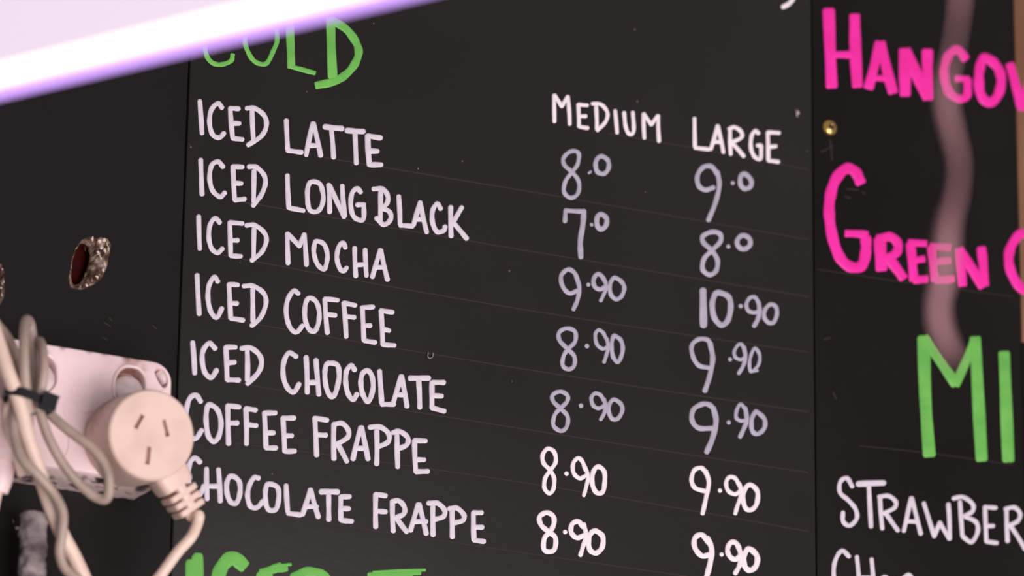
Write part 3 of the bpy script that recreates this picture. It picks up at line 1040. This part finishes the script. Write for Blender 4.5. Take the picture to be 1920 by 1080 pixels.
# moulded seams of the socket face
for pts in ([(150, 768), (158, 773), (170, 771), (178, 774)], [(118, 770), (128, 786), (140, 800)], [(128, 812), (129, 835), (124, 852), (117, 856)],
            [(296, 735), (306, 733), (315, 735), (319, 742)]):
    bm = bmesh.new()
    add_tube(bm, [P(x, y, YF - 0.00005) for x, y in pts], 0.00032, 8, 5)
    finish(bm)
    obj('moulded_seam', bm, M_OUTLET, O_ROOT)

# ------------------------------------------------------------------ piggyback plug
PB = P(237, 829, YF - 0.0003)
TILT = math.radians(9.5)
ax = Vector((0, -math.cos(TILT), -math.sin(TILT)))          # out of the wall, sagging
ex = Vector((1, 0, 0))
ez = Vector((0, -math.sin(TILT), math.cos(TILT)))
PLEN = 0.029


def PL(u, v, w_):
    return PB + ex * u + ez * v + ax * w_


PLUG = empty('plug', PB)
tag(PLUG, 'round warm white piggyback plug with three pin slots on its face, pushed into the outlet', 'plug')
bm = bmesh.new()
NS = 64
prof = [(0.0180, 0.0), (0.0190, 0.0015), (0.0193, 0.010), (0.0192, 0.0235), (0.0191, 0.0272), (0.0188, 0.0283), (0.0180, PLEN)]
rings = [[bm.verts.new(PL(r * math.cos(2 * math.pi * k / NS), r * math.sin(2 * math.pi * k / NS), w_)) for k in range(NS)] for r, w_ in prof]
for A, B in zip(rings[:-1], rings[1:]):
    for k in range(NS):
        bm.faces.new((A[k], A[(k + 1) % NS], B[(k + 1) % NS], B[k]))
bm.faces.new(rings[0])


def slot_loop(cu, cv, L, W, ang):
    out = []
    for s, t in ((-1, -1), (1, -1), (1, 1), (-1, 1)):
        a, b = s * W / 2, t * L / 2
        out.append(PL(cu + a * math.cos(ang) - b * math.sin(ang), cv + a * math.sin(ang) + b * math.cos(ang), PLEN))
    return out


fill_with_holes(bm, rings[-1], [(slot_loop(-0.0062, 0.0046, 0.0066, 0.0019, -0.42), 0.003, 1.0), (slot_loop(0.0057, 0.0036, 0.0070, 0.0019, 0.38), 0.003, 1.0),
                                (slot_loop(-0.0008, -0.0088, 0.0074, 0.0021, 0.0), 0.003, 1.0)], -ax)
finish(bm)
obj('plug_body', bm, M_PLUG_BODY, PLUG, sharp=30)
# strain relief boot
BD = Vector((0.643, -0.766))
BN = Vector((0.766, 0.643))


def BL(s, n, w_):
    return PL(BD.x * s + BN.x * n, BD.y * s + BN.y * n, w_)


def loft(bm, secs, seg=28, e=0.45):
    """rounded-rectangle sections (s, half width, half height, mid height) joined into one closed body"""
    rings = []
    for s_, n_, h_, w_ in secs:
        ring = []
        for k in range(seg):
            a = 2 * math.pi * k / seg
            ca, sa = math.cos(a), math.sin(a)
            ring.append(bm.verts.new(BL(s_, n_ * math.copysign(abs(ca) ** e, ca), w_ + h_ * math.copysign(abs(sa) ** e, sa))))
        rings.append(ring)
    for A, B in zip(rings[:-1], rings[1:]):
        for k in range(seg):
            bm.faces.new((A[k], A[(k + 1) % seg], B[(k + 1) % seg], B[k]))
    bm.faces.new(rings[0])
    bm.faces.new(rings[-1])


bm = bmesh.new()
loft(bm, [(0.012, 0.0084, 0.0078, 0.0203), (0.019, 0.0080, 0.0076, 0.0203), (0.0240, 0.0075, 0.0071, 0.0202), (0.0250, 0.0070, 0.0067, 0.0202)])
finish(bm)
obj('boot_neck', bm, M_PLUG, PLUG, sharp=50)
bm = bmesh.new()
loft(bm, [(0.0245, 0.0027, 0.0068, 0.0202), (0.036, 0.0023, 0.0060, 0.0200)])
finish(bm)
obj('boot_spine', bm, M_PLUG, PLUG, sharp=50)
for k in range(3):
    s_ = 0.0265 + k * 0.0036
    bm = bmesh.new()
    n_ = 0.0070 - 0.0003 * k
    loft(bm, [(s_, n_ - 0.0006, 0.0060 - 0.0003 * k, 0.0202), (s_ + 0.0004, n_, 0.0065 - 0.0003 * k, 0.0202), (s_ + 0.0024, n_, 0.0065 - 0.0003 * k, 0.0202), (s_ + 0.0028, n_ - 0.0006, 0.0060 - 0.0003 * k, 0.0202)], e=0.3)
    finish(bm)
    obj('boot_rib', bm, M_PLUG, PLUG, sharp=50)
bm = bmesh.new()
c0 = BL(0.033, 0.0, 0.0192)
add_tube(bm, [c0, BL(0.039, 0.0, 0.0190), P(373, 968, -0.043), P(360, 1004, -0.037), P(333, 1035, -0.034), P(303, 1076, -0.030), P(270, 1120, -0.026), P(250, 1180, -0.022)], 0.0024, 16, 10)
finish(bm)
obj('cord', bm, M_CORD, PLUG)

# ------------------------------------------------------------------ second plug at the left edge of the picture
P2 = empty('plug.001', P(-14, 800, YF - 0.0002))
tag(P2, 'white moulded plug at the left edge, half hidden by the tied cord', 'plug')
c2 = world_loc(P2)
bm = bmesh.new()
secs = []
for k, (w_, sx, sz) in enumerate(((0.0, 0.0125, 0.0205), (0.004, 0.0130, 0.0212), (0.012, 0.0128, 0.0208), (0.018, 0.0115, 0.019), (0.021, 0.009, 0.016))):
    ring = []
    for i in range(32):
        a = 2 * math.pi * i / 32
        ca, sa = math.cos(a), math.sin(a)
        e = 0.65
        ring.append(bm.verts.new(c2 + Vector((sx * math.copysign(abs(ca) ** e, ca), -w_, sz * math.copysign(abs(sa) ** e, sa)))))
    secs.append(ring)
for A, B in zip(secs[:-1], secs[1:]):
    for k in range(32):
        bm.faces.new((A[k], A[(k + 1) % 32], B[(k + 1) % 32], B[k]))
bm.faces.new(secs[0])
bm.faces.new(secs[-1])
finish(bm)
obj('plug_body', bm, M_OUTLET, P2)
bm = bmesh.new()
b0 = c2 + Vector((0.0, -0.011, -0.019))
add_tube(bm, [b0, b0 + Vector((0.0005, 0.0, -0.006)), b0 + Vector((0.0, 0.001, -0.012))], 0.006, 16, 5, radii=lambda t: 0.0065 - 0.0022 * t)
finish(bm)
obj('boot_neck', bm, M_OUTLET, P2)
bm = bmesh.new()
add_tube(bm, [b0 + Vector((0.0, 0.001, -0.010)), b0 + Vector((-0.003, 0.002, -0.028)), b0 + Vector((-0.012, 0.004, -0.06)), b0 + Vector((-0.03, 0.006, -0.10))], 0.0024, 12, 8)
finish(bm)
obj('cord', bm, M_CORD, P2)

# ------------------------------------------------------------------ tied bundle of cord
CB = empty('tied_cord', P(50, 755, -0.052))
tag(CB, 'cream power cord folded into loops and tied with a black cable tie', 'cord')


def cord(pts, r, m, name='cord_loop'):
    bm = bmesh.new()
    add_tube(bm, [P(x, y, d) for x, y, d in pts], r, 14, 9)
    finish(bm)
    return obj(name, bm, m, CB)


# the bright thick run from upper left through the tie and down
cord([(-40, 520, -0.050), (-22, 585, -0.054), (-4, 640, -0.058), (14, 695, -0.060), (32, 742, -0.059), (42, 775, -0.058), (53, 822, -0.056), (70, 872, -0.053),
      (83, 915, -0.050), (98, 958, -0.047), (118, 1005, -0.044), (138, 1042, -0.042), (158, 1085, -0.040), (185, 1150, -0.036)], 0.0031, M_CORD)
cord([(-34, 560, -0.046), (-8, 605, -0.050), (14, 633, -0.052), (30, 668, -0.054), (38, 705, -0.056), (42, 742, -0.055), (30, 775, -0.054), (26, 812, -0.056),
      (40, 858, -0.060), (72, 892, -0.061), (100, 925, -0.059), (117, 960, -0.055), (116, 1000, -0.050), (112, 1035, -0.047), (122, 1066, -0.044), (150, 1086, -0.041), (200, 1110, -0.036)], 0.0021, M_CORD_DULL)
# two tall loops above the tie
cord([(55, 775, -0.058), (50, 740, -0.060), (46, 690, -0.064), (45, 640, -0.065), (47, 609, -0.062), (51, 600, -0.058), (57, 612, -0.054), (62, 650, -0.053), (66, 700, -0.054), (64, 742, -0.054), (62, 775, -0.053)], 0.0022, M_CORD_DULL)
cord([(70, 770, -0.058), (76, 738, -0.060), (82, 700, -0.062), (81, 662, -0.061), (76, 642, -0.057), (70, 642, -0.053), (64, 665, -0.050), (60, 705, -0.050), (60, 745, -0.051), (58, 772, -0.051)], 0.0020, M_CORD_DULL)
# big drooping loop at the right
cord([(74, 742, -0.052), (86, 766, -0.053), (104, 786, -0.055), (130, 808, -0.058), (176, 843, -0.061), (200, 880, -0.061), (205, 915, -0.059), (198, 936, -0.056), (176, 930, -0.053), (148, 906, -0.052),
      (117, 868, -0.053), (92, 822, -0.054), (77, 780, -0.055), (68, 745, -0.055)], 0.0021, M_CORD_DULL)
cord([(24, 742, -0.050), (14, 775, -0.048), (22, 820, -0.046), (34, 862, -0.043), (42, 890, -0.040)], 0.0022, M_CORD)
# the tie
bm = bmesh.new()
path = []
cc = P(50, 752, -0.0562)
dirx = (P(88, 768, -0.0562) - P(12, 737, -0.0562)).normalized()
for k in range(29):
    a = 2 * math.pi * k / 28
    path.append(cc + dirx * (0.0098 * math.cos(a)) + Vector((0, -1, 0)) * (0.0076 * math.sin(a)))
nrm = dirx.cross(Vector((0, -1, 0))).normalized()
rows = []
for i, p in enumerate(path[:-1]):
    rad = (p - cc).normalized()
    rows.append([bm.verts.new(p + rad * s + nrm * t) for s, t in ((0, -0.0019), (0.0009, -0.0017), (0.0009, 0.0017), (0, 0.0019))])
for i in range(len(rows)):
    A, B = rows[i], rows[(i + 1) % len(rows)]
    for k in range(4):
        bm.faces.new((A[k], A[(k + 1) % 4], B[(k + 1) % 4], B[k]))
finish(bm)
tie = obj('cable_tie', bm, M_TIE, CB, base=cc)
tag(tie, 'black cable tie')
bm = bmesh.new()
hc = cc + dirx * 0.0068 + Vector((0, -0.0075, 0))
g = bmesh.ops.create_cube(bm, size=1.0)
for v in g['verts']:
    v.co = hc + dirx * v.co.x * 0.0052 + Vector((0, -1, 0)) * v.co.y * 0.0036 + nrm * v.co.z * 0.0052
bmesh.ops.bevel(bm, geom=bm.edges[:], offset=0.0007, segments=2, affect='EDGES')
finish(bm)
obj('tie_head', bm, M_TIE, tie)

# ------------------------------------------------------------------ dusty pipe below
bm = bmesh.new()
a, b = P(63, 985, -0.014), P(55, 1240, -0.014)
axis = (b - a).normalized()
rows = []
NR = 70
for i in range(NR + 1):
    t = i / NR
    rr = 0.0056 * min(1.0, math.sqrt(max(0.0, 1 - max(0, (0.05 - t) / 0.05) ** 2)) + 0.05)
    row = []
    for k in range(28):
        an = 2 * math.pi * k / 28
        d = Vector((math.cos(an), math.sin(an), 0))
        q = a.lerp(b, t) - axis * 0.006
        nz = noise.noise(Vector((d.x * 1.6, d.y * 1.6, t * 16))) * 0.24 + noise.noise(Vector((d.x * 5, d.y * 5, t * 50))) * 0.16
        row.append(bm.verts.new(q + d * rr * (1 + nz)))
    rows.append(row)
for A, B in zip(rows[:-1], rows[1:]):
    for k in range(28):
        bm.faces.new((A[k], A[(k + 1) % 28], B[(k + 1) % 28], B[k]))
bm.faces.new(rows[0])
bm.faces.new(rows[-1])
finish(bm)
dp = obj('dusty_pipe', bm, M_DUST, base=b, sharp=None)
tag(dp, 'rough grey dust-covered pipe end standing below the outlet at the lower left', 'pipe')

# ------------------------------------------------------------------ glowing batten light, out of focus at the top left
ZL = CAM.z + 1.66 * ray(300, 135).z
pa, pb = PZ(-2, 173, ZL), PZ(815, -25, ZL)
T = (pb - pa).normalized()
nv = Vector((T.y, -T.x, 0)).normalized()
if nv.dot(CAM - pa) < 0:
    nv = -nv
L0, L1 = -0.16, 0.62                      # along T from pa
LAMP = empty('batten_light', pa + T * ((L0 + L1) / 2))
tag(LAMP, 'white batten light glowing along its lower edge, slanting across the top left corner', 'light')


def prism(name, sec, m, parent, bev=0.0, l0=L0, l1=L1):
    """section in (toward viewer, up) extruded along the batten"""
    bm = bmesh.new()
    A = [bm.verts.new(pa + T * l0 + nv * s + Vector((0, 0, z))) for s, z in sec]
    B = [bm.verts.new(pa + T * l1 + nv * s + Vector((0, 0, z))) for s, z in sec]
    n = len(sec)
    for i in range(n):
        bm.faces.new((A[i], A[(i + 1) % n], B[(i + 1) % n], B[i]))
    bm.faces.new(A)
    bm.faces.new(B)
    finish(bm)
    return obj(name, bm, m, parent, sharp=40)


prism('housing', [(0.0, 0.0112), (0.0, 0.0400), (-0.003, 0.0425), (-0.015, 0.0425), (-0.018, 0.040), (-0.018, 0.0125)], M_HOUSING, LAMP)
sec = [(-0.008 + 0.008 * math.cos(a), 0.0112 - 0.0044 * math.sin(a)) for a in [math.pi * k / 12 for k in range(13)]]
tag(prism('diffuser', sec, M_TUBE, LAMP), 'bright white glowing diffuser')
prism('fringe_strip', [(-0.0178, 0.0126), (-0.0105, 0.0126), (-0.0110, 0.0066), (-0.0170, 0.0054), (-0.0178, 0.0064)], M_FRINGE, LAMP)  # added strip, imitates the lens fringe below the bright edge
for l0, l1 in ((L0 - 0.004, L0), (L1, L1 + 0.004)):
    prism('end_cap', [(0.001, 0.0), (0.001, 0.0435), (-0.019, 0.0435), (-0.019, 0.0)], M_HOUSING, LAMP, l0=l0, l1=l1)

# ------------------------------------------------------------------ dangling ribbon, far out of focus
RB = 1.36
rpts = [(1806, -90), (1803, -40), (1800, 0), (1795, 45), (1786, 100), (1775, 150), (1774, 200), (1786, 255), (1797, 305), (1792, 365), (1778, 415), (1773, 470),
        (1769, 525), (1759, 570), (1764, 615), (1781, 655), (1796, 688)]
bm = bmesh.new()
path = catmull([PD(x, y, RB) for x, y in rpts], 8)
m_ = len(path)
rows = []
for i, p in enumerate(path):
    t = i / (m_ - 1)
    tg = (path[min(i + 1, m_ - 1)] - path[max(i - 1, 0)]).normalized()
    side = tg.cross(FWD).normalized()
    tw = 0.5 * math.sin(t * 9.0)
    side2 = (side * math.cos(tw) + FWD * math.sin(tw)).normalized()
    nn = side2.cross(tg).normalized()
    wd = (0.0008 + 0.0019 * t * t + 0.0003 * math.sin(t * 21)) * (1.0 if t < 0.86 else max(0.12, 1 - (t - 0.86) / 0.15))
    rows.append([bm.verts.new(p + side2 * (s * wd) + nn * q) for s, q in ((-1, -0.0002), (0, -0.0005), (1, -0.0002), (1, 0.0002), (0, 0.0005), (-1, 0.0002))])
for A, B in zip(rows[:-1], rows[1:]):
    for k in range(6):
        bm.faces.new((A[k], A[(k + 1) % 6], B[(k + 1) % 6], B[k]))
bm.faces.new(rows[0])
bm.faces.new(rows[-1])
finish(bm)
rb = obj('hanging_ribbon', bm, M_RIBBON, base=path[-1], sharp=None)
tag(rb, 'thin dusty pink ribbon dangling in wavy folds in front of the right menu board', 'ribbon')
